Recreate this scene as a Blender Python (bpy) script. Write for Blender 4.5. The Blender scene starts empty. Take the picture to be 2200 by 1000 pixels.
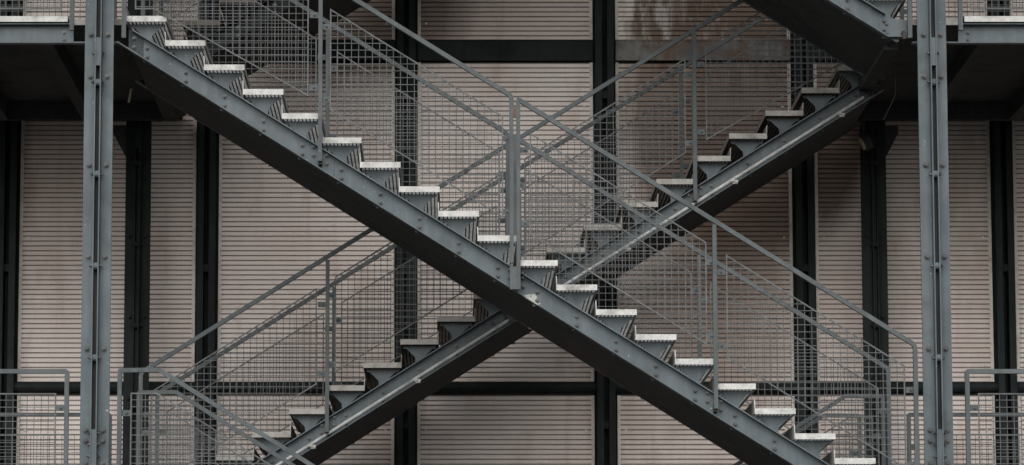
import bpy, bmesh, math, random
from mathutils import Vector, Matrix
random.seed(7)
R = math.radians
scene = bpy.context.scene
COL = scene.collection

# ------------------------------------------------------------------ camera
XC = 0.493                      # centre line of the stair tower
cam_d = bpy.data.cameras.new('camera')
cam = bpy.data.objects.new('camera', cam_d); COL.objects.link(cam)
cam_d.sensor_width = 36.0
cam_d.lens = 8220 / 2200 * 36.0
cam_d.shift_x = (1100 - 962) / 2200
cam_d.clip_start = 0.5
cam_d.clip_end = 900
cam.location = (0, -27.146, 1.75)
cam.rotation_euler = (R(90 + 7.80), 0, 0)
scene.camera = cam

# ------------------------------------------------------------------ light
SUN_EL, SUN_AZ = 33, 8          # high, soft, from in front of the stair and a little to the left
w = bpy.data.worlds.new('World'); scene.world = w; w.use_nodes = True
nt = w.node_tree; nt.nodes.clear()
out = nt.nodes.new('ShaderNodeOutputWorld'); bg = nt.nodes.new('ShaderNodeBackground')
sky = nt.nodes.new('ShaderNodeTexSky'); sky.sky_type = 'NISHITA'; sky.sun_disc = False
sky.sun_elevation = R(SUN_EL); sky.sun_rotation = R(180 + SUN_AZ)
sky.air_density = 1.0; sky.dust_density = 1.0; sky.ozone_density = 1.0
hs = nt.nodes.new('ShaderNodeHueSaturation'); hs.inputs['Saturation'].default_value = 0.30
nt.links.new(sky.outputs[0], hs.inputs['Color']); nt.links.new(hs.outputs[0], bg.inputs[0])
nt.links.new(bg.outputs[0], out.inputs[0]); bg.inputs[1].default_value = 0.05
sd = bpy.data.lights.new('sun', 'SUN'); sd.energy = 1.5; sd.angle = R(60); sd.color = (1.0, 0.975, 0.94)
sun = bpy.data.objects.new('sun', sd); COL.objects.link(sun)
sun.rotation_euler = (R(90 - SUN_EL), 0, R(-SUN_AZ))
vs = scene.view_settings
vs.view_transform = 'Standard'; vs.look = 'None'; vs.gamma = 1.0; vs.use_curve_mapping = False
vs.exposure = 1.2

# ------------------------------------------------------------------ materials
def nodes(m):
    m.use_nodes = True
    t = m.node_tree
    return t, t.nodes['Principled BSDF']

def ramp(t, src, stops):
    r = t.nodes.new('ShaderNodeValToRGB')
    e = r.color_ramp.elements
    while len(e) < len(stops): e.new(0.5)
    for el, (p, c) in zip(e, stops):
        el.position = p; el.color = (c, c, c, 1) if not isinstance(c, tuple) else (*c, 1)
    t.links.new(src, r.inputs[0]); return r.outputs[0]

def noise(t, coord, scale, detail=5, rough=0.6, stretch=None):
    if stretch:
        mp = t.nodes.new('ShaderNodeMapping'); mp.inputs['Scale'].default_value = stretch
        t.links.new(coord, mp.inputs[0]); coord = mp.outputs[0]
    n = t.nodes.new('ShaderNodeTexNoise'); n.inputs['Scale'].default_value = scale
    n.inputs['Detail'].default_value = detail; n.inputs['Roughness'].default_value = rough
    t.links.new(coord, n.inputs['Vector']); return n.outputs['Fac']

def mix(t, fac, a, b, mode='MIX'):
    n = t.nodes.new('ShaderNodeMix'); n.data_type = 'RGBA'; n.blend_type = mode
    for s, v in ((n.inputs['Factor'], fac), (n.inputs['A'], a), (n.inputs['B'], b)):
        if isinstance(v, tuple): s.default_value = (*v, 1)
        elif isinstance(v, (int, float)): s.default_value = v
        else: t.links.new(v, s)
    return n.outputs['Result']

def fac(t, a, k):
    n = t.nodes.new('ShaderNodeMath'); n.operation = 'MULTIPLY'
    t.links.new(a, n.inputs[0]); n.inputs[1].default_value = k; return n.outputs[0]

def math2(t, op, a, b=None):
    n = t.nodes.new('ShaderNodeMath'); n.operation = op
    for s, v in ((n.inputs[0], a), (n.inputs[1], b)):
        if v is None: continue
        if isinstance(v, (int, float)): s.default_value = v
        else: t.links.new(v, s)
    return n.outputs[0]

def world_pos(t):
    return t.nodes.new('ShaderNodeNewGeometry').outputs['Position']

def bump(t, b, h, strength, dist):
    n = t.nodes.new('ShaderNodeBump'); n.inputs['Strength'].default_value = strength
    n.inputs['Distance'].default_value = dist
    t.links.new(h, n.inputs['Height']); t.links.new(n.outputs[0], b.inputs['Normal'])

def painted(name, base, worn, rough=0.5, chips=0.0, rust=0.0, spec=0.4):
    m = bpy.data.materials.new(name); t, b = nodes(m); p = world_pos(t)
    c = mix(t, fac(t, ramp(t, noise(t, p, 1.7, 6, 0.65), [(0.35, 0.0), (0.7, 1.0)]), 0.8), base, worn)
    streak = ramp(t, noise(t, p, 16.0, 5, 0.65, (1, 1, 0.10)), [(0.45, 0.0), (0.72, 1.0)])
    c = mix(t, fac(t, streak, 0.5), c, tuple(v * 1.35 for v in worn))
    grime = ramp(t, noise(t, p, 3.1, 7, 0.7), [(0.52, 0.0), (0.72, 1.0)])
    c = mix(t, fac(t, grime, 0.65), c, tuple(v * 0.5 for v in base))
    if rust:
        rr = ramp(t, noise(t, p, 6.0, 8, 0.75), [(0.47, 0.0), (0.60, 1.0)] if rust > 0.9 else [(0.60, 0.0), (0.70, 1.0)])
        c = mix(t, fac(t, rr, rust), c, (0.10, 0.052, 0.028))
    if chips:
        cc = ramp(t, noise(t, p, 30.0, 4, 0.65), [(0.69, 0.0), (0.71, 1.0)])
        c = mix(t, fac(t, cc, chips), c, (0.42, 0.43, 0.42))
    if name == 'grey_green_paint':     # peeled patch beside the middle posts, a little rust bleeding below it
        sx = t.nodes.new('ShaderNodeSeparateXYZ'); t.links.new(p, sx.inputs[0])
        def near(cx, cz, r):
            dx = math2(t, 'SUBTRACT', sx.outputs[0], cx); dz = math2(t, 'SUBTRACT', sx.outputs[2], cz)
            d = math2(t, 'SQRT', math2(t, 'ADD', math2(t, 'MULTIPLY', dx, dx), math2(t, 'MULTIPLY', dz, dz)))
            return math2(t, 'SUBTRACT', 1.0, math2(t, 'MINIMUM', math2(t, 'DIVIDE', d, r), 1.0))
        nz = noise(t, p, 26.0, 4, 0.6)
        pk = math2(t, 'MULTIPLY', math2(t, 'MULTIPLY', near(0.60, 4.985, 0.11), nz), 1.6)
        c = mix(t, fac(t, ramp(t, pk, [(0.38, 0.0), (0.42, 1.0)]), 0.9), c, (0.36, 0.36, 0.345))
        rk = math2(t, 'MULTIPLY', math2(t, 'MULTIPLY', near(0.52, 4.95, 0.07), nz), 1.6)
        c = mix(t, fac(t, ramp(t, rk, [(0.36, 0.0), (0.46, 1.0)]), 0.9), c, (0.12, 0.055, 0.03))
    t.links.new(c, b.inputs['Base Color'])
    t.links.new(ramp(t, noise(t, p, 5.0, 4), [(0.3, rough - 0.08), (0.7, rough + 0.12)]), b.inputs['Roughness'])
    b.inputs['Specular IOR Level'].default_value = spec
    bump(t, b, noise(t, p, 60.0, 3), 0.12, 0.002)
    return m

M = {}
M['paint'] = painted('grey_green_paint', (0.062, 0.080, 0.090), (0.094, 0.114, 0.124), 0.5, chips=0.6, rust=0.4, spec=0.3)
M['rail_paint'] = painted('rail_paint', (0.056, 0.066, 0.070), (0.088, 0.100, 0.103), 0.5, chips=0.35, spec=0.22)
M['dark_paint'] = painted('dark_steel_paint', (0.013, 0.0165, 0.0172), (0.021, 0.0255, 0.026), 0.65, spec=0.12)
M['black_paint'] = painted('soffit_paint', (0.042, 0.0435, 0.0435), (0.056, 0.0575, 0.057), 0.8, spec=0.08)
M['bolt'] = painted('bolt_paint', (0.016, 0.019, 0.020), (0.035, 0.040, 0.042), 0.38, chips=0.15, spec=0.5)
M['rusty'] = painted('rusty_paint', (0.060, 0.064, 0.064), (0.20, 0.195, 0.18), 0.6, rust=0.95)

def galv(name, base, worn, dirt, rough=0.5):
    m = bpy.data.materials.new(name); t, b = nodes(m); p = world_pos(t)
    c = mix(t, ramp(t, noise(t, p, 14.0, 8, 0.75), [(0.35, 0.0), (0.62, 1.0)]), base, worn)
    c = mix(t, fac(t, ramp(t, noise(t, p, 5.0, 6, 0.7), [(0.5, 0.0), (0.68, 1.0)]), 0.8), c, dirt)
    sp = ramp(t, noise(t, p, 90.0, 3, 0.6), [(0.60, 0.0), (0.70, 1.0)])
    c = mix(t, fac(t, sp, 0.5), c, tuple(v * 0.45 for v in dirt))
    t.links.new(c, b.inputs['Base Color']); b.inputs['Roughness'].default_value = rough
    b.inputs['Specular IOR Level'].default_value = 0.22
    bump(t, b, noise(t, p, 70.0, 4), 0.25, 0.003)
    return m
M['tread'] = galv('weathered_tread_edge', (0.38, 0.375, 0.36), (0.56, 0.56, 0.54), (0.19, 0.18, 0.165))
M['tread_dirty'] = galv('dirty_tread_edge', (0.26, 0.25, 0.235), (0.38, 0.37, 0.345), (0.15, 0.13, 0.11))
M['tread_shaded'] = galv('shaded_tread_steel', (0.10, 0.085, 0.07), (0.16, 0.14, 0.115), (0.06, 0.045, 0.035))  # brownish dark: the unlit look of rear steps put into the colour
M['grating'] = galv('galvanised_grating', (0.36, 0.37, 0.37), (0.52, 0.53, 0.53), (0.22, 0.22, 0.22))
M['wire'] = galv('galvanised_wire', (0.066, 0.071, 0.072), (0.125, 0.131, 0.131), (0.042, 0.045, 0.045), 0.45)
M['conduit'] = galv('conduit_metal', (0.30, 0.31, 0.305), (0.50, 0.50, 0.485), (0.14, 0.14, 0.135), 0.4)
M['trim'] = galv('panel_edge_trim', (0.60, 0.56, 0.51), (0.74, 0.70, 0.65), (0.40, 0.34, 0.29), 0.5)

# ribbed perforated cladding: colour, holes, stains only; the ribs are geometry
PITCH = 0.0405
def cladding():
    m = bpy.data.materials.new('perforated_cladding'); t, b = nodes(m)
    p = world_pos(t)
    sx = t.nodes.new('ShaderNodeSeparateXYZ'); t.links.new(p, sx.inputs[0])
    tc = t.nodes.new('ShaderNodeTexCoord'); so = t.nodes.new('ShaderNodeSeparateXYZ')
    t.links.new(tc.outputs['Object'], so.inputs[0])
    c = mix(t, ramp(t, noise(t, p, 1.1, 6, 0.6), [(0.35, 0.0), (0.68, 1.0)]), (0.79, 0.680, 0.620), (0.88, 0.81, 0.77))
    st = ramp(t, noise(t, p, 2.2, 6, 0.65, (1, 1, 0.35)), [(0.50, 0.0), (0.72, 1.0)])
    c = mix(t, fac(t, st, 0.75), c, (0.50, 0.375, 0.30))
    drip = ramp(t, noise(t, p, 9.0, 5, 0.65, (1, 1, 0.08)), [(0.55, 0.0), (0.75, 1.0)])
    c = mix(t, fac(t, drip, 0.4), c, (0.42, 0.32, 0.26))
    pale = ramp(t, noise(t, p, 1.6, 5, 0.55, (1.3, 1, 0.5)), [(0.60, 0.0), (0.78, 1.0)])
    c = mix(t, fac(t, pale, 0.5), c, (0.82, 0.79, 0.765))
    oi = t.nodes.new('ShaderNodeObjectInfo')
    c = mix(t, fac(t, oi.outputs['Random'], 0.30), c, (0.56, 0.45, 0.395))
    # heavy rust and dirt round the stained beam in the fourth bay
    def spot(cx, cz, rx, rz):
        dx = math2(t, 'DIVIDE', math2(t, 'SUBTRACT', sx.outputs[0], cx), rx)
        dz = math2(t, 'DIVIDE', math2(t, 'SUBTRACT', sx.outputs[2], cz), rz)
        d2 = math2(t, 'ADD', math2(t, 'MULTIPLY', dx, dx), math2(t, 'MULTIPLY', dz, dz))
        return math2(t, 'SUBTRACT', 1.0, math2(t, 'MINIMUM', d2, 1.0))
    wob = noise(t, p, 3.2, 7, 0.72, (1.6, 1, 0.4))
    sp = math2(t, 'MULTIPLY', spot(2.52, 7.15, 1.25, 1.5), math2(t, 'ADD', wob, 0.25))
    c = mix(t, fac(t, ramp(t, sp, [(0.08, 0.0), (0.30, 1.0)]), 0.92), c, (0.20, 0.135, 0.10))
    sp3 = math2(t, 'MULTIPLY', spot(-0.95, 7.95, 1.3, 0.75), math2(t, 'ADD', wob, 0.3))  # shade below the upper rear flight, painted as a brown patch in the second bay
    c = mix(t, fac(t, ramp(t, sp3, [(0.08, 0.0), (0.4, 1.0)]), 0.8), c, (0.22, 0.155, 0.12))
    rn = ramp(t, noise(t, p, 5.5, 8, 0.74, (1.5, 1, 0.45)), [(0.40, 0.0), (0.58, 1.0)])
    c = mix(t, ramp(t, math2(t, 'MULTIPLY', spot(2.30, 7.85, 0.95, 0.75), rn), [(0.05, 0.0), (0.45, 0.95)]), c, (0.130, 0.078, 0.046))
    wr = ramp(t, noise(t, p, 7.0, 6, 0.7, (1.2, 1, 0.3)), [(0.48, 0.0), (0.72, 1.0)])
    c = mix(t, ramp(t, math2(t, 'MULTIPLY', spot(1.75, 7.9, 0.7, 0.6), wr), [(0.05, 0.0), (0.6, 0.55)]), c, (0.84, 0.80, 0.76))
    # faint brown run-off lower down, right of the middle
    sp2 = math2(t, 'MULTIPLY', spot(2.25, 5.4, 0.75, 1.3), math2(t, 'ADD', wob, 0.1))
    c = mix(t, fac(t, ramp(t, sp2, [(0.15, 0.0), (0.6, 1.0)]), 0.7), c, (0.36, 0.235, 0.165))
    # perforations: rows of round holes on the ribs, slots in the grooves
    k = 2 * math.pi / 0.0135
    a = math2(t, 'SINE', math2(t, 'MULTIPLY', so.outputs[0], k))
    zz = math2(t, 'SINE', math2(t, 'MULTIPLY', so.outputs[2], k * 1.0))
    hx = math2(t, 'MULTIPLY', a, zz)
    holes = ramp(t, hx, [(0.30, 0.0), (0.55, 1.0)])
    c = mix(t, fac(t, holes, 0.58), c, (0.035, 0.028, 0.025))
    fr = math2(t, 'FRACT', math2(t, 'DIVIDE', so.outputs[2], PITCH))
    gro = math2(t, 'GREATER_THAN', fr, 0.76)
    sl = math2(t, 'GREATER_THAN', a, -0.2)
    c = mix(t, fac(t, math2(t, 'MULTIPLY', gro, sl), 0.85), c, (0.022, 0.017, 0.016))
    t.links.new(c, b.inputs['Base Color'])
    b.inputs['Roughness'].default_value = 0.5; b.inputs['Specular IOR Level'].default_value = 0.35
    bump(t, b, noise(t, p, 3.5, 3), 0.5, 0.03)
    return m
M['clad'] = cladding()

def rough_ground():
    m = bpy.data.materials.new('yard_concrete'); t, b = nodes(m); p = world_pos(t)
    c = mix(t, ramp(t, noise(t, p, 0.6, 8, 0.65), [(0.35, 0.0), (0.7, 1.0)]), (0.045, 0.045, 0.043), (0.075, 0.073, 0.07))
    t.links.new(c, b.inputs['Base Color']); b.inputs['Roughness'].default_value = 0.9
    bump(t, b, noise(t, p, 25, 5), 0.3, 0.01)
    return m
M['ground'] = rough_ground()

def plain(name, c, r=0.6):
    m = bpy.data.materials.new(name); t, b = nodes(m); p = world_pos(t)
    cc = mix(t, ramp(t, noise(t, p, 30, 5), [(0.35, 0.0), (0.7, 1.0)]), c, tuple(v * 0.6 for v in c))
    t.links.new(cc, b.inputs['Base Color']); b.inputs['Roughness'].default_value = r
    return m
M['pale'] = plain('pale_plastic', (0.55, 0.49, 0.35))
M['wood'] = plain('brown_packer', (0.17, 0.085, 0.05), 0.8)
M['cable'] = plain('brown_cable', (0.05, 0.032, 0.02), 0.7)

# ------------------------------------------------------------------ mesh helpers
class MB:
    def __init__(self): self.v = []; self.f = []
    def _add(self, vs, fs):
        n = len(self.v); self.v += [tuple(v) for v in vs]; self.f += [[i + n for i in f] for f in fs]; return self
    def box(self, x0, x1, y0, y1, z0, z1):
        return self._add([(x, y, z) for x in (x0, x1) for y in (y0, y1) for z in (z0, z1)],
            [(0, 1, 3, 2), (4, 6, 7, 5), (0, 4, 5, 1), (2, 3, 7, 6), (0, 2, 6, 4), (1, 5, 7, 3)])
    def prism(self, pts, y0, y1):
        n = len(pts)
        return self._add([(x, y0, z) for x, z in pts] + [(x, y1, z) for x, z in pts],
            [list(range(n)), list(range(2 * n - 1, n - 1, -1))] + [(i, (i + 1) % n, n + (i + 1) % n, n + i) for i in range(n)])
    def rod(self, a, b, r, n=4, caps=True):
        a, b = Vector(a), Vector(b); d = (b - a).normalized()
        u = d.orthogonal().normalized(); 
        if n == 4:
            u = Vector((0, 1, 0)) if abs(d.y) < 0.9 else Vector((1, 0, 0))
            u = (u - d * u.dot(d)).normalized()
        q = d.cross(u)
        ring = [(math.cos(2 * math.pi * (i + .5) / n), math.sin(2 * math.pi * (i + .5) / n)) for i in range(n)]
        vs = [p + (u * c + q * s) * r for p in (a, b) for c, s in ring]
        fs = [(i, (i + 1) % n, n + (i + 1) % n, n + i) for i in range(n)]
        if caps: fs += [list(range(n))[::-1], list(range(n, 2 * n))]
        return self._add(vs, fs)
    def tube_path(self, pts, r, n=6):
        for a, b in zip(pts, pts[1:]): self.rod(a, b, r, n)
        return self
    def strip(self, pts, wd, y0, y1, closed=False):
        """mitred rectangular bar following pts in the x-z plane"""
        P = [Vector((x, z)) for x, z in pts]; n = len(P); L, Rr = [], []
        for i in range(n):
            d0 = (P[i] - P[i - 1]).normalized() if (i > 0 or closed) else None
            d1 = (P[(i + 1) % n] - P[i]).normalized() if (i < n - 1 or closed) else None
            if d0 is None: d0 = d1
            if d1 is None: d1 = d0
            n0 = Vector((-d0.y, d0.x)); n1 = Vector((-d1.y, d1.x)); m = (n0 + n1)
            m = m / max(1e-6, m.dot(n1)) if m.length > 1e-6 else n1
            L.append(P[i] + m * wd / 2); Rr.append(P[i] - m * wd / 2)
        vs = []
        for i in range(n):
            vs += [(L[i].x, y0, L[i].y), (Rr[i].x, y0, Rr[i].y), (Rr[i].x, y1, Rr[i].y), (L[i].x, y1, L[i].y)]
        fs = []
        for i in range(n if closed else n - 1):
            a, b = 4 * i, 4 * ((i + 1) % n)
            fs += [(a + j, a + (j + 1) % 4, b + (j + 1) % 4, b + j) for j in range(4)]
        if not closed: fs += [(0, 1, 2, 3), (4 * n - 1, 4 * n - 2, 4 * n - 3, 4 * n - 4)]
        return self._add(vs, fs)
    def bolt(self, x, y, z, r=0.013, h=0.014, axis='y', sgn=-1, washer=True):
        def disc(r, a, b, n):
            if axis == 'y': self.rod((x, y + sgn * a, z), (x, y + sgn * b, z), r, n)
            else: self.rod((x + sgn * a, y, z), (x + sgn * b, y, z), r, n)
        if washer: disc(r * 1.35, -0.002, 0.003, 12)
        disc(r, 0.0031, h, 6)
        disc(r * 0.55, h + 0.0001, h * 1.55, 8)
        return self
    def mesh(self, name, mat, sx=1):
        me = bpy.data.meshes.new(name)
        me.from_pydata([(v[0] * sx, v[1], v[2]) for v in self.v], [], self.f)
        bm = bmesh.new(); bm.from_mesh(me); bmesh.ops.recalc_face_normals(bm, faces=bm.faces)
        bm.to_mesh(me); bm.free()
        me.materials.append(mat); return me

def link(name, me, parent=None, loc=(0, 0, 0), kind=None):
    o = bpy.data.objects.new(name, me); COL.objects.link(o)
    o.parent = parent; o.location = loc
    if kind: o['kind'] = kind
    return o

def thing(name, label, cat, loc, group=None):
    o = bpy.data.objects.new(name, None); COL.objects.link(o); o.location = loc
    o.empty_display_size = 0.2
    o['label'] = label; o['category'] = cat
    if group: o['group'] = group
    return o

CACHE = {}
def cached(key, make):
    if key not in CACHE: CACHE[key] = make()
    return CACHE[key]

# ------------------------------------------------------------------ dimensions
FLOOR = 7.045                   # upper landing level
RISE, GO = 0.1775, 0.2815
H = 20 * RISE                   # storey
SL = RISE / GO
W = 1.68                        # flight width
Y_FRONT, Y_REAR = 0.0, 1.98
Y_LAND = 3.50
Y_WALL = 4.30
def zn(u): return -(u + 2.522) * SL   # nosing line below a flight's upper landing

# ------------------------------------------------------------------ ground and wall
g = MB().box(-300, 300, -300, 300, -0.4, -0.055).mesh('ground', M['ground'])
o = link('ground', g, kind='structure')

wall = thing('factory_wall', 'long wall of ribbed perforated pinkish metal panels between dark steel uprights', 'wall', (XC, Y_WALL, 0))
MULL = [-2.489 + 1.65 * k for k in range(-2, 7)]
BANDS = [(1.935, 2.112), (4.721, 4.809), (7.497, 7.676), (10.30, 10.48), (13.1, 13.2)]
back = MB().box(MULL[0], MULL[-1], 0.16, 0.30, -0.05, 13.2).mesh('backing_wall', M['black_paint'])
link('backing_wall', back, wall)
def mullion_mesh():
    m = MB()
    m.box(-0.094, 0.094, 0.03, 0.15, -0.05, 13.2)
    for s in (-1, 1):
        m.box(min(s * .022, s * .076), max(s * .022, s * .076), -0.13, -0.118, -0.05, 13.2)
        m.box(min(s * .022, s * .029), max(s * .022, s * .029), -0.118, 0.03, -0.05, 13.2)
    return m.mesh('wall_post', M['dark_paint'])
mm = mullion_mesh()
tie = MB().box(-0.0218, 0.0218, -0.10, -0.09, -0.03, 0.03).mesh('tie_plate', M['dark_paint'])
for x in MULL:
    q = link('wall_post', mm, wall, (x, 0, 0))
    for z in (2.9, 4.45, 5.75, 7.2, 8.6): link('tie_plate', tie, q, (0, 0, z))
PW = 1.65 - 0.19                # panel width
def panel_mesh(h):
    m = MB(); n = int(round(h / PITCH)); x0, x1 = -PW / 2 + 0.0265, PW / 2 - 0.0265
    prof = []
    for i in range(n):
        z = i * PITCH
        prof += [(0.004, z + 0.0), (0.0, z + 0.003), (0.0, z + PITCH * .70), (0.016, z + PITCH * .78), (0.016, z + PITCH * .94)]
    prof.append((0.004, n * PITCH))
    vs = []
    for y, z in prof: vs += [(x0, y, z), (x1, y, z)]
    me = bpy.data.meshes.new('ribbed_sheet')
    me.from_pydata(vs, [], [(2 * i, 2 * i + 1, 2 * i + 3, 2 * i + 2) for i in range(len(prof) - 1)])
    me.materials.append(M['clad']); return me, n * PITCH
rows = [(-0.05, 1.935), (2.112, 4.70), (4.815, 7.492), (7.68, 10.295), (10.485, 13.1)]
for r, (z0, z1) in enumerate(rows):
    h = z1 - z0
    me, hh = panel_mesh(h)
    tr = MB().box(-0.013, 0.013, -0.006, 0.02, 0, h - 0.001).mesh('edge_trim', M['trim'])
    bk = MB().rod((0, 0.0, 0), (0, -0.008, 0), 0.011, 8).mesh('panel_screw', M['trim'])
    for i in range(len(MULL) - 1):
        xm = (MULL[i] + MULL[i + 1]) / 2
        p = link('wall_panel', me, wall, (xm, 0, z0))
        for s in (-1, 1):
            link('edge_trim', tr, p, (s * (PW / 2 - 0.013), 0, 0))
            for zz in (0.14, 1.2, 2.3 if h > 2.35 else 1.7):
                link('panel_screw', bk, p, (s * (PW / 2 - 0.07), 0, zz))
bandm = {}
for b, (z0, z1) in enumerate(BANDS):
    for i in range(len(MULL) - 1):
        a, c = MULL[i] + 0.096, MULL[i + 1] - 0.096
        if b == 1:
            m = MB().rod((a - 0.03, -0.055, 4.768), (c + 0.03, -0.055, 4.768), 0.041, 14)
            link('wall_rail', m.mesh('wall_rail', M['dark_paint']), wall)
            m = MB().box(a, c, 0.012, 0.12, 4.702, 4.813)
            link('rail_recess', m.mesh('rail_recess', M['black_paint']), wall)
        else:
            m = MB().box(a, c, -0.045, 0.12, z0 + .002, z1 - .002).box(a, c, -0.056, -0.0452, z1 - .012, z1 - .002).box(a, c, -0.056, -0.0452, z0 + .002, z0 + .010)
            rusty = (b == 2 and i == 4)
            q = link('wall_beam', m.mesh('wall_beam', M['rusty' if rusty else 'dark_paint']), wall)
            if rusty: q['label'] = 'stained grey beam with brown rust patches'

# ------------------------------------------------------------------ columns
def column(label, x, y, ztop, paint='paint'):
    c = thing('steel_column', label, 'column', (XC + x, y, 0), 'bolted steel columns of the stair tower')
    for s in (-1, 1):
        m = MB()
        xs = sorted((s * .015, s * .103)); m.box(xs[0], xs[1], 0.0, 0.009, -0.05, ztop)
        xs = sorted((s * .015, s * .0235)); m.box(xs[0], xs[1], -0.088, -0.0001, -0.05, ztop)
        link('angle_bar', cached(('angle', s, paint), lambda: m.mesh('angle_bar', M[paint])), c)
        m2 = MB()
        xs = sorted((s * .015, s * .103)); m2.box(xs[0], xs[1], 0.019, 0.028, -0.05, ztop)
        xs = sorted((s * .015, s * .0235)); m2.box(xs[0], xs[1], 0.0281, 0.11, -0.05, ztop)
        link('angle_bar', cached(('rear_angle', s, paint), lambda: m2.mesh('angle_bar', M[paint])), c)
    link('web_plate', cached(('web', ztop), lambda: MB().box(-0.0145, 0.0145, -0.012, 0.10, -0.05, ztop).mesh('web_plate', M['black_paint'])), c)
    def packer(z0, z1):
        link('packing_plate', cached(('pack', round(z1 - z0, 3), paint), lambda: MB().box(-0.0146, 0.0146, -0.080, -0.013, 0, z1 - z0).mesh('packing_plate', M[paint])), c, (0, 0, z0))
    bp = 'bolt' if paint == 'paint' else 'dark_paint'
    fb = cached(('flange_bolt', bp), lambda: MB().bolt(0, 0, 0, 0.0165, 0.022).mesh('flange_bolt', M[bp]))
    lb = {s: cached(('leg_bolt', s, bp), lambda: MB().bolt(0, 0, 0, 0.0125, 0.016, 'x', s).mesh('leg_bolt', M[bp])) for s in (-1, 1)}
    tk = cached(('tie_block', bp), lambda: MB().rod((-0.0145, 0, 0), (0.0145, 0, 0), 0.026, 10).mesh('tie_block', M[paint]))
    for st in (-1, 0, 1):
        if st == 1: continue
        dz = st * H
        for z in (6.897, 6.591, 5.948, 5.286, 4.625, 4.044, 3.968, 3.806):
            for s in (-1, 1):
                j = link('flange_bolt', fb, c, (s * .061, 0, z + dz)); j.rotation_euler = (0, random.uniform(0, 6), 0)
        for z in (6.751, 6.54, 5.874, 5.212, 4.555, 4.02, 3.938, 3.855):
            for s in (-1, 1):
                j = link('leg_bolt', lb[s], c, (s * .0235, -0.052, z + dz)); j.rotation_euler = (random.uniform(0, 6), 0, 0)
        for z in (6.54, 5.874, 5.212, 4.555): link('tie_block', tk, c, (0, -0.058, z + dz))
        packer(6.659 + dz, 6.863 + dz); packer(3.62 + dz, 4.044 + dz)
    return c
c1 = column('bolted grey column standing nearest on the left, beside the upper landing end', -3.0, -0.06, 10.99)
c2 = column('bolted grey column standing nearest on the right, with chipped white paint specks', 2.99, -0.06, 10.99)
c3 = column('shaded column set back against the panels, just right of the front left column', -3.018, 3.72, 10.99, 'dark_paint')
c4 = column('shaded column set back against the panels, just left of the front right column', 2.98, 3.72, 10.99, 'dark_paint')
for c, s in ((c3, -1), (c4, 1)):
    for dz in (0, H):
        m = MB().prism([(s * .104, 6.862), (s * .21, 6.862), (s * .21, 6.80), (s * .104, 6.60)], 0.012, 0.024)
        link('haunch_plate', m.mesh('haunch_plate', M['black_paint']), c, (0, 0, dz))

# ------------------------------------------------------------------ landings
def landing(label, side, zf, group='steel landings at the stair ends'):
    s = side
    L = thing('stair_landing', label, 'landing', (XC, 0, zf), group)
    far = 5.6
    def B(*a): return MB().box(*a)
    link('floor_plate', cached(('floor', s), lambda: MB().box(2.83, far, 0.125, Y_LAND - 0.06, -0.045, -0.006).box(2.70, 2.829, 1.75, Y_LAND - 0.06, -0.045, -0.006).box(2.70, far, Y_LAND - 0.0599, Y_WALL - 0.02, -0.045, -0.006).mesh('floor_plate', M['black_paint'], s)), L)
    link('edge_strip', cached(('edge', s), lambda: MB().box(3.235, far, 0.0, 0.012, -0.041, 0.0).box(3.235, far, 0.0121, 0.124, -0.006, -0.001).mesh('edge_strip', M['tread'], s)), L)
    link('edge_strip', cached(('edge2', s), lambda: MB().box(2.835, 3.2345, 0.10, 0.1245, -0.045, -0.002).mesh('edge_strip', M['tread_dirty'], s)), L)
    m = MB()
    m.box(3.20, far, 0.085, 0.093, -0.183, -0.056).box(3.20, far, 0.02, 0.093, -0.0555, -0.047).box(2.86, far, 0.02, 0.093, -0.192, -0.1835)
    link('fascia_beam', cached(('fascia', s), lambda: m.mesh('fascia_beam', M['paint'], s)), L)
    for z in (-0.105, -0.16):
        link('bolt', cached('fascia_bolt', lambda: MB().bolt(0, 0, 0, 0.012, 0.014).mesh('bolt', M['bolt'])), L, (s * 3.27, 0.085, z))
    jo = MB()
    for x in (2.74, 3.4, 4.1, 4.8, 5.5):
        jo.box(x - 0.05, x + 0.05, 0.0945 if x > 3 else 0.30, Y_LAND - 0.1, -0.19, -0.046)
    jo.box(2.70, far, Y_LAND - 0.099, Y_LAND - 0.05, -0.19, -0.046)
    link('floor_beam', cached(('joist', s), lambda: jo.mesh('floor_beam', M['black_paint'], s)), L)
    return L
landing('upper left landing with worn pale edge above dark underside, beside top of front stairs', -1, FLOOR)
landing('upper right landing with worn pale edge, where the rear stairs arrive', 1, FLOOR)
for s in (-1, 1):
    landing('lower %s landing carrying the level railing of the stair tower' % ('left' if s < 0 else 'right'), s, FLOOR - H)

# unseen canopy added over the stair tower to darken the upper wall
cr = thing('shade_canopy', 'unseen flat canopy added above the stair tower to shade the upper wall', 'roof', (XC, 0, 11.0))
link('shade_slab', MB().box(-6.5, 6.5, -3.2, Y_WALL - 0.02, 0, 0.16).mesh('shade_slab', M['black_paint']), cr)
link('shade_edge', MB().box(-6.5, 6.5, -3.24, -3.201, -0.08, 0.2).mesh('shade_edge', M['dark_paint']), cr)
for x in (-6.0, -3.0, 0, 2.99, 6.0):
    link('shade_beam', cached('shade_beam', lambda: MB().box(-.06, .06, -3.15, Y_WALL - .05, -.2, -.001).mesh('shade_beam', M['black_paint'])), cr, (x, 0, 0))

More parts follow.
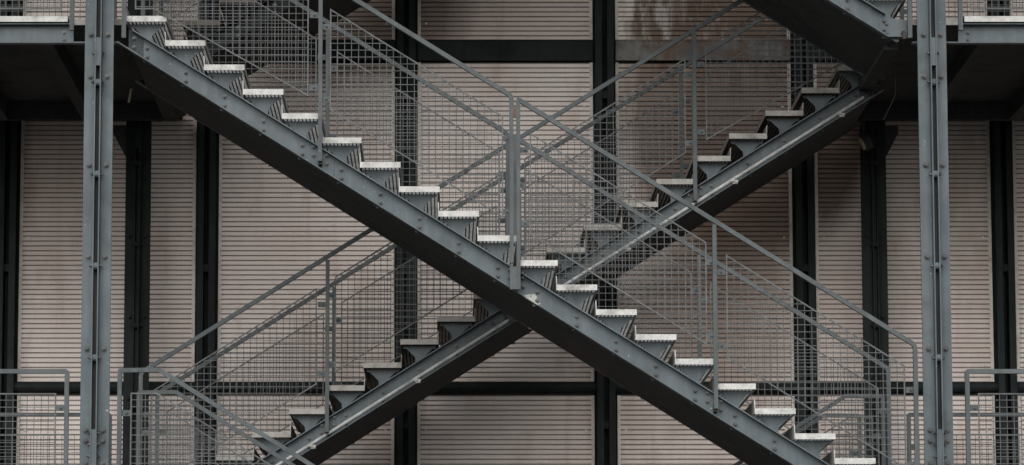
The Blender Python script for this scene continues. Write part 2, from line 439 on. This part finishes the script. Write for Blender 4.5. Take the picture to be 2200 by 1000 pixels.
# ------------------------------------------------------------------ stair flights
def flight(label, s, y0, zt, dirty=False, paint='paint'):
    F = thing('stair_flight', label, 'stairs', (XC, y0, zt), 'stair flights crossing in front of the wall')
    U0, U1 = -2.86, 2.69
    def stringer(front):
        m = MB()
        ya, yb = (0.085, 0.093) if front else (W - 0.093, W - 0.085)
        fa, fb = (0.022, 0.093) if front else (W - 0.093, W - 0.022)
        t, b = -0.247, -0.412
        us, ue = -2.80, U1
        # upper end is cut plumb, lower end runs out level
        m.prism([(us, zn(us) + t - .011), (ue, zn(ue) + t - .011), (ue + .14, zn(ue) + t - .03), (ue + .14, zn(ue) + b + .012), (ue, zn(ue) + b + .011), (us, zn(us) + b + .011)][::-1], ya, yb)
        m.prism([(us + .03, zn(us + .03) + t), (us + .03, zn(us + .03) + t - .0105), (ue - .02, zn(ue - .02) + t - .0105), (ue - .02, zn(ue - .02) + t)], fa, fb)
        m.prism([(U0 - .02, zn(U0 - .02) + b + .0105), (U0 - .02, zn(U0 - .02) + b), (ue - .003, zn(ue) + b + .002), (ue + .14, zn(ue) + b + .002), (ue + .14, zn(ue) + b + .0115), (ue, zn(ue) + b + .0105)], fa, fb)
        return m.mesh('stringer', M[paint], s)
    sa = link('stringer', cached(('str', s, 1, paint), lambda: stringer(True)), F)
    sb = link('stringer', cached(('str', s, 0, paint), lambda: stringer(False)), F)
    def soffit():
        m = MB(); us, ue = -2.78, U1 + .02
        m.prism([(us, zn(us) - .4115), (ue, zn(ue) - .4115), (ue, zn(ue) - .4175), (us, zn(us) - .4175)], 0.0935, W - 0.0935)
        return m.mesh('soffit_plate', M['black_paint'], s)
    link('soffit_plate', cached(('sof', s), soffit), F)
    # splice plates at the ends and middle of the near stringer
    def plate(u, wd):
        m = MB()
        a, b_ = u - wd / 2, u + wd / 2
        m.prism([(a, zn(a) - .262), (a, zn(a) - .385), (a + .02, zn(a + .02) - .402), (b_ - .02, zn(b_ - .02) - .402), (b_, zn(b_) - .385), (b_, zn(b_) - .262)], 0.078, 0.0848)
        return m.mesh('splice_plate', M[paint], s)
    bolt = cached('str_bolt', lambda: MB().bolt(0, 0, 0, 0.0125, 0.018).mesh('bolt', M['bolt']))
    link('splice_plate', cached(('spl', s, 0, paint), lambda: plate(-2.745, .10)), sa)
    link('splice_plate', cached(('spl', s, 9, paint), lambda: plate(2.70, .14)), sa)
    for u in (-2.76, 2.665):
        for dz in (-.30, -.365): link('bolt', bolt, sa, (s * u, .078, zn(u) + dz))
    for u in (-1.41, 0.0, 1.41):
        q = link('splice_plate', cached(('spl', s, u, paint), lambda: plate(u, .20)), sa)
        for du, dz in ((-.05, -.275), (-.05, -.335), (.047, -.275 - .0), (.047, -.335)):
            link('bolt', bolt, sa, (s * (u + du), .078, zn(u + du) + dz))
    # treads
    edge = dirty or 'tread'
    def tread():
        m = MB(); hw = 0.146
        m.box(-hw, hw, 0, 0.006, -0.041, 0).box(-hw, hw, W - 0.006, W, -0.041, 0)
        m.box(hw - 0.006, hw, 0.0061, W - 0.0061, -0.041, 0)
        m.box(-hw + .0001, -hw + 0.006, 0.0061, W - 0.0061, -0.041, 0)
        return m.mesh('tread', M[edge], s)
    def upstand():
        m = MB(); hw = 0.146
        m.prism([(-hw, 0.0005), (-hw + .005, 0.0005), (-hw + .003, .062), (-hw - .003, .062)], 0.001, W - 0.001)
        return m.mesh('kick_plate', M[edge], s)
    def grating():
        m = MB(); hw = 0.1395
        y = 0.035
        while y < W - 0.02:
            m.box(-hw, hw, y, y + 0.004, -0.033, -0.010); y += 0.046
        for i in range(11):
            x = -hw + 0.0045 + i * (2 * hw - .009) / 10
            m.box(x - .0045, x + .0045, 0.0065, W - 0.0065, -0.037, -0.034)
        me = m.mesh('grating', M['tread_shaded' if dirty else 'grating'], s)  # rear gratings get a dark colour in place of shade
        return me
    def bracket():
        m = MB(); n = .031; k = .125
        prof = [(-k, -.043), (-k, -.062), (-k + .03, -.068), (-n - .02, -.112), (-n - .003, -.128), (-n, -.145), (-n, -.32),
                (n, -.32), (n, -.145), (n + .003, -.128), (n + .02, -.112), (k - .03, -.068), (k, -.062), (k, -.043)]
        m.prism(prof, 0.098, 0.108)
        m.box(-k, k, 0.1081, 0.16, -.050, -.043)
        return m.mesh('tread_bracket', M[paint], s)
    for k in range(20):
        u = -2.667 + GO * k; z = -RISE * k
        T = link('tread', cached(('tread', s, edge), tread), F, (s * u, random.uniform(-.003, .003), z + random.uniform(-.0015, .0015)))
        T.rotation_euler = (0, random.uniform(-.004, .004), 0)
        link('kick_plate', cached(('kick', s, edge), upstand), T)
        link('grating', cached(('grate', s, edge), grating), T, kind='stuff')
        link('tread_bracket', cached(('brk', s, paint), bracket), T)
        link('tread_bracket', cached(('brk2', s, paint), lambda: bracket()), T, (0, W - .206, 0))
        for dz in (-.221, -.285):
            link('bolt', bolt, sa, (s * u, .085, z + dz))
    return F
flight('long front flight descending from upper left to lower right across the picture', 1, Y_FRONT, FLOOR)
flight('rear flight with dirty tread edges, rising to upper right behind the front stairs', -1, Y_REAR, FLOOR, 'tread_dirty')
flight('front flight of the storey above, its foot showing at the top right', 1, Y_FRONT, FLOOR + H)
flight('rear flight of the storey above, glimpsed behind mesh at the top left', -1, Y_REAR, FLOOR + H, 'tread_shaded', 'dark_paint')  # dark paint and treads stand in for the shade on this flight
flight('front flight of the storey below, starting from the lower left landing', 1, Y_FRONT, FLOOR - H)
flight('rear flight of the storey below, arriving at the lower right landing', -1, Y_REAR, FLOOR - H, 'tread_dirty')

# ------------------------------------------------------------------ railings
def clip_poly(poly, axis, c):
    """sorted crossings of a simple polygon with x=c (axis 0) or z=c (axis 1)"""
    out = []
    n = len(poly)
    for i in range(n):
        a, b = poly[i], poly[(i + 1) % n]
        if (a[axis] - c) * (b[axis] - c) < 0:
            t = (c - a[axis]) / (b[axis] - a[axis]); out.append(a[1 - axis] + t * (b[1 - axis] - a[1 - axis]))
    return sorted(out)

def mesh_infill(poly, y):
    m = MB(); x0 = min(p[0] for p in poly); x1 = max(p[0] for p in poly)
    z0 = min(p[1] for p in poly); z1 = max(p[1] for p in poly); g = 0.0503
    x = x0 + g
    while x < x1 - 0.01:
        cs = clip_poly(poly, 0, x)
        for a, b in zip(cs[::2], cs[1::2]):
            if b - a > .02: m.rod((x + random.uniform(-.0012, .0012), y + .005, a), (x + random.uniform(-.0012, .0012), y + .005, b), 0.0030, 4, False)
        x += g
    z = z1 - g * .9
    while z > z0 + 0.01:
        cs = clip_poly(poly, 1, z)
        for a, b in zip(cs[::2], cs[1::2]):
            if b - a > .02: m.rod((a, y - .0005, z + random.uniform(-.001, .001)), (b, y - .0005, z + random.uniform(-.001, .001)), 0.0030, 4, False)
        z -= g
    return m

def round_corner(p0, p1, p2, r=0.045, n=4):
    a = Vector(p0); b = Vector(p1); c = Vector(p2)
    s = b + (a - b).normalized() * r; e = b + (c - b).normalized() * r
    return [tuple(s * (1 - t) ** 2 + b * 2 * t * (1 - t) + e * t * t) for t in [i / n for i in range(n + 1)]]

PY0, PY1 = -0.042, -0.004        # post depth range
HW = 0.031
def clamp_tab():
    m = MB().box(-.031, .031, -.024, -.018, -.021, .021)
    m.bolt(0.004, -.024, 0, 0.009, 0.010)
    return m.mesh('clamp_tab', M['rail_paint'])

def railing(label, s, yrel, zt, section, front=True, paint='rail_paint', cat='railing', group='stair railings with wire mesh'):
    """one half of a flight's railing: section 1 from the upper end to the middle, section 2 down to the lower end"""
    Rl = thing('stair_railing', label, cat, (XC, yrel, zt), group)
    tab = cached('clamp_tab', clamp_tab)
    def parts():
        pr = []
        c = lambda u: zn(u) + 0.979
        if section == 1:
            p = [(-2.827, -.16), (-2.827, .982)] ; top = [(-2.827, .93)] + round_corner((-2.827, .5), (-2.827, .979), (-2.55, .979), .014) + \
                round_corner((-2.8, .979), (-2.545, .979 + .004), (-1.5, c(-1.5)), .02) + round_corner((-1, c(-1)), (-.036, c(-.036)), (-.036, -2), .03) + [(-.036, c(-.036) - .13)]
            pr.append(('handrail', MB().strip(top, HW, PY0, PY1)))
            pr.append(('post', MB().strip([(-2.827, -.165), (-2.827, .9299)], HW, PY0, PY1)))
            pr.append(('post', MB().strip([(-1.41, zn(-1.41) - .362), (-1.41, c(-1.41) - .02)], .0295, PY0 + .001, PY1 - .001)))
            pr.append(('post', MB().strip([(-.036, zn(-.04) - .235), (-.036, c(-.036) - .1301)], .028, PY0, PY1)))
            frames = [(-2.745, -1.50), (-1.337, -.10)]
            tabs = [(-2.78, .675), (-2.78, .14)] + [(u, c(u) - d) for u, d in ((-1.458, .305), (-1.458, .835), (-1.371, .335), (-1.371, .865), (-.073, .335), (-.073, .865))]
        else:
            e = 2.837
            top = [(.013, c(.013) - .13)] + round_corner((.013, -1), (.013, c(.013) + .006), (.5, c(.5)), .016, 2) + round_corner((2, c(2)), (e, c(e) + .01), (e, -4), .03) + [(e, c(e) - .13)]
            pr.append(('handrail', MB().strip(top, HW, PY0, PY1)))
            pr.append(('post', MB().strip([(.013, zn(.01) - .235), (.013, c(.013) - .1301)], .028, PY0, PY1)))
            pr.append(('post', MB().strip([(1.414, zn(1.414) - .362), (1.414, c(1.414) - .02)], .0295, PY0 + .001, PY1 - .001)))
            pr.append(('post', MB().strip([(e, -H - .165), (e, c(e) - .1301)], HW, PY0, PY1)))
            # foot plate shared by the two posts in the middle, bolted to the stringer
            pr.append(('foot_plate', MB().box(-.0495, .0265, PY0 - .0005, PY1, zn(0) - .42 + .02, zn(0) - .2365)))
            frames = [(.10, 1.352), (1.50, 2.757)]
            tabs = [(u, c(u) - d) for u, d in ((.056, .335), (.056, .865), (1.383, .31), (1.383, .84), (1.457, .335), (1.457, .865), (2.797, .335), (2.797, .865))]
        polys = []
        for a, b in frames:
            hi = lambda u: zn(u) + .79; lo = lambda u: zn(u) + .06
            if a < -2.7:
                k = -2.522 - (.815 - .79) / SL
                polys.append([(a, .815), (k, .815), (b, hi(b)), (b, lo(b)), (a + .13, .05), (a, .05)])
            elif b > 2.7:
                polys.append([(a, hi(a)), (b, hi(b)), (b, lo(b)), (a, lo(a))])
            else:
                polys.append([(a, hi(a)), (b, hi(b)), (b, lo(b)), (a, lo(a))])
        return pr, polys, tabs
    pr, polys, tabs = parts()
    for i, (n, m) in enumerate(pr):
        link(n, cached((n, s, section, i, paint), lambda: m.mesh(n, M[paint], s)), Rl)
    for i, poly in enumerate(polys):
        fr = link('infill_frame', cached(('fr', s, section, i), lambda: MB().strip(poly, .0095, -.026, -.016, True).mesh('infill_frame', M['wire'], s)), Rl)
        link('wire_mesh', cached(('wm', s, section, i), lambda: mesh_infill(poly, -.021).mesh('wire_mesh', M['wire'], s)), fr, kind='stuff')
    for u, z in tabs: link('clamp_tab', tab, Rl, (s * u, 0, z))
    # stand-offs tying post feet to the stringer
    blk = cached('standoff', lambda: MB().box(-.013, .013, PY1 + .0002, .0775, -.03, .03).mesh('standoff', M['black_paint']))
    st = {1: [(-1.41, zn(-1.41) - .352), (-.036, zn(-.036) - .30)], 2: [(1.414, zn(1.414) - .352), (.013, zn(.013) - .33), (2.80, zn(2.80) - .33)]}[section]
    if front:
        for u, z in st: link('standoff', blk, Rl, (s * u, 0, z))
    if section == 1:
        link('packer', cached('packer', lambda: MB().box(-.0215, -.0015, PY0 + .004, PY1 - .004, -.035, .035).mesh('packer', M['wood'])), Rl, (0 if s > 0 else .023, 0, zn(-.01) + .875))
    return Rl
fr, rr = Y_FRONT, Y_REAR
B = W
railing('near railing on the upper half of the front stairs, pale wires against dark', 1, fr, FLOOR, 1)
railing('near railing on the lower half of the front stairs, ending at the right column', 1, fr, FLOOR, 2)
railing('far side railing along the upper half of the front stairs', 1, fr + B, FLOOR, 1, False)
railing('far side railing along the lower half of the front stairs', 1, fr + B, FLOOR, 2, False)
railing('near railing on the upper half of the rear stairs, beside rusty panel', -1, rr, FLOOR, 1)
railing('near railing on the lower half of the rear stairs, at lower left', -1, rr, FLOOR, 2)
railing('far side railing along the upper half of the rear stairs', -1, rr + B, FLOOR, 1, False)
railing('far side railing along the lower half of the rear stairs', -1, rr + B, FLOOR, 2, False)
railing('near railing of the lower front flight, bending down from the lower left landing', 1, fr, FLOOR - H, 1)
railing('far side railing of the lower front flight, under the lower left handrail', 1, fr + B, FLOOR - H, 1, False)
railing('near railing of the lower rear flight, seen through mesh at the bottom right', -1, rr, FLOOR - H, 1)
railing('far side railing of the lower rear flight, lowest bars at the bottom right', -1, rr + B, FLOOR - H, 1, False)
railing('near railing of the front flight above, only its post foot showing top right', 1, fr, FLOOR + H, 2)
railing('far side railing of the front flight above, at the top right', 1, fr + B, FLOOR + H, 2, False)
railing('near railing of the rear flight above, behind mesh at the top left', -1, rr, FLOOR + H, 2, True, 'dark_paint')  # dark paint here imitates the shade on these upper rails
railing('far side railing of the rear flight above, deep in shade at the top left', -1, rr + B, FLOOR + H, 2, False, 'dark_paint')  # same steel as the other rails, shade put into its colour

def landing_railing(label, side, y, zf):
    s = side
    Rl = thing('landing_railing', label, 'railing', (XC, y, zf), 'level railings along the landings')
    x0, x1 = 3.203, 5.55
    def hr():
        return MB().strip([(x0, .85)] + round_corner((x0, .5), (x0, .972), (4, .972), .014, 3) + [(x1, .972)], HW, PY0, PY1).mesh('handrail', M['rail_paint'], s)
    link('handrail', cached(('lhr', s), hr), Rl)
    for x in (x0, 4.55):
        link('post', cached(('lp', s, x), lambda: MB().strip([(x, -.11), (x, .8499 if x < 4 else .955)], HW - (.001 if x > 4 else 0), PY0 + (.001 if x > 4 else 0), PY1 - (.001 if x > 4 else 0)).mesh('post', M['rail_paint'], s)), Rl)
    for i, (a, b) in enumerate(((3.283, 4.47), (4.63, 5.54))):
        poly = [(a, .812), (b, .812), (b, .05), (a, .05)]
        f_ = link('infill_frame', cached(('lf', s, i), lambda: MB().strip(poly, .0095, -.026, -.016, True).mesh('infill_frame', M['wire'], s)), Rl)
        link('wire_mesh', cached(('lw', s, i), lambda: mesh_infill(poly, -.021).mesh('wire_mesh', M['wire'], s)), f_, kind='stuff')
    for x in (3.2495, 4.503, 4.597):
        for z in (.71, .17): link('clamp_tab', cached('clamp_tab', clamp_tab), Rl, (s * x, 0, z))
    return Rl
for s, nm, cn in ((-1, 'left', 'left'), (1, 'right', 'right')):
    landing_railing('near level railing on the lower %s landing, ending short of the front %s column' % (nm, cn), s, 0.0, FLOOR - H)
    landing_railing('far level railing on the lower %s landing, close to the wall panels' % nm, s, Y_LAND - .02, FLOOR - H)
    landing_railing('near railing post on the upper %s landing, beside the pale floor edge' % nm, s, 0.0, FLOOR)
    landing_railing('far mesh railing at the back of the upper %s landing' % nm, s, Y_LAND - .02, FLOOR)

# ------------------------------------------------------------------ conduit along the rear flight
cd = thing('conduit_pipe', 'pale metal conduit clipped along the lower flange of the rear stairs', 'conduit', (XC, Y_REAR, FLOOR))
a, b = (-(-2.72), zn(-2.72) - .375), (-(2.62), zn(2.62) - .375)
m = MB().rod((a[0], .008, a[1]), (b[0], .008, b[1]), .0125, 10)
link('pipe', m.mesh('pipe', M['conduit']), cd)
clm = MB().box(-.02, .02, -.010, .022, -.045, -.016).box(-.03, -.005, -.016, .0215, -.032, -.012).rod((.012, -.012, -.03), (.012, -.03, -.03), .010, 8).rod((-.014, -.018, -.024), (-.014, -.03, -.024), .008, 8)
clm = clm.mesh('beam_clamp', M['conduit'])
for u in (-2.55, -1.72, -.89, .72, 1.52, 2.3):
    link('beam_clamp', clm, cd, (-u, .008, zn(u) - .375))

# small things at the landing ends
m = MB().rod((0, 0, .058), (.0, .004, -.058), .015, 8)
t_ = link('marker_strip', MB().prism([(-.012, -.055), (.006, -.055), (.022, .055), (.006, .055)], 0, .006).mesh('marker_strip', M['pale']), None, (XC - 2.955, 2.0, 6.81))
t_['label'] = 'short pale yellow strip hanging in the dark beneath the upper left landing'; t_['category'] = 'strip'
stub = thing('pipe_end', 'short angled pipe stub under the upper right landing, pale open end showing', 'stub', (XC + 2.86, 3.45, 6.67))  # short capped pipe with a pale open end
stub.rotation_euler = (R(0), R(-25), R(0))
link('stub_body', MB().rod((.01, 0, 0), (.07, 0, 0), .075, 16).mesh('stub_body', M['black_paint']), stub)
link('lens', MB().rod((-.008, 0, 0), (.0098, 0, 0), .058, 16).mesh('lens', M['pale']), stub)  # open end of the pipe
link('hanger', MB().rod((.04, 0, .06), (.12, 0, .21), .01, 6).mesh('hanger', M['black_paint']), stub)
cb = MB().tube_path([(0, 0, .0), (0.003, 0, -.16), (-.03, 0, -.24), (-.09, .02, -.36)], .0028, 6)
o = link('hanging_cable', cb.mesh('hanging_cable', M['cable']), None, (XC + 2.87, 1.2, 6.85))
o['label'] = 'thin brown cable hanging below the upper right landing beside the column'; o['category'] = 'cable'
print('objects', len(bpy.data.objects))
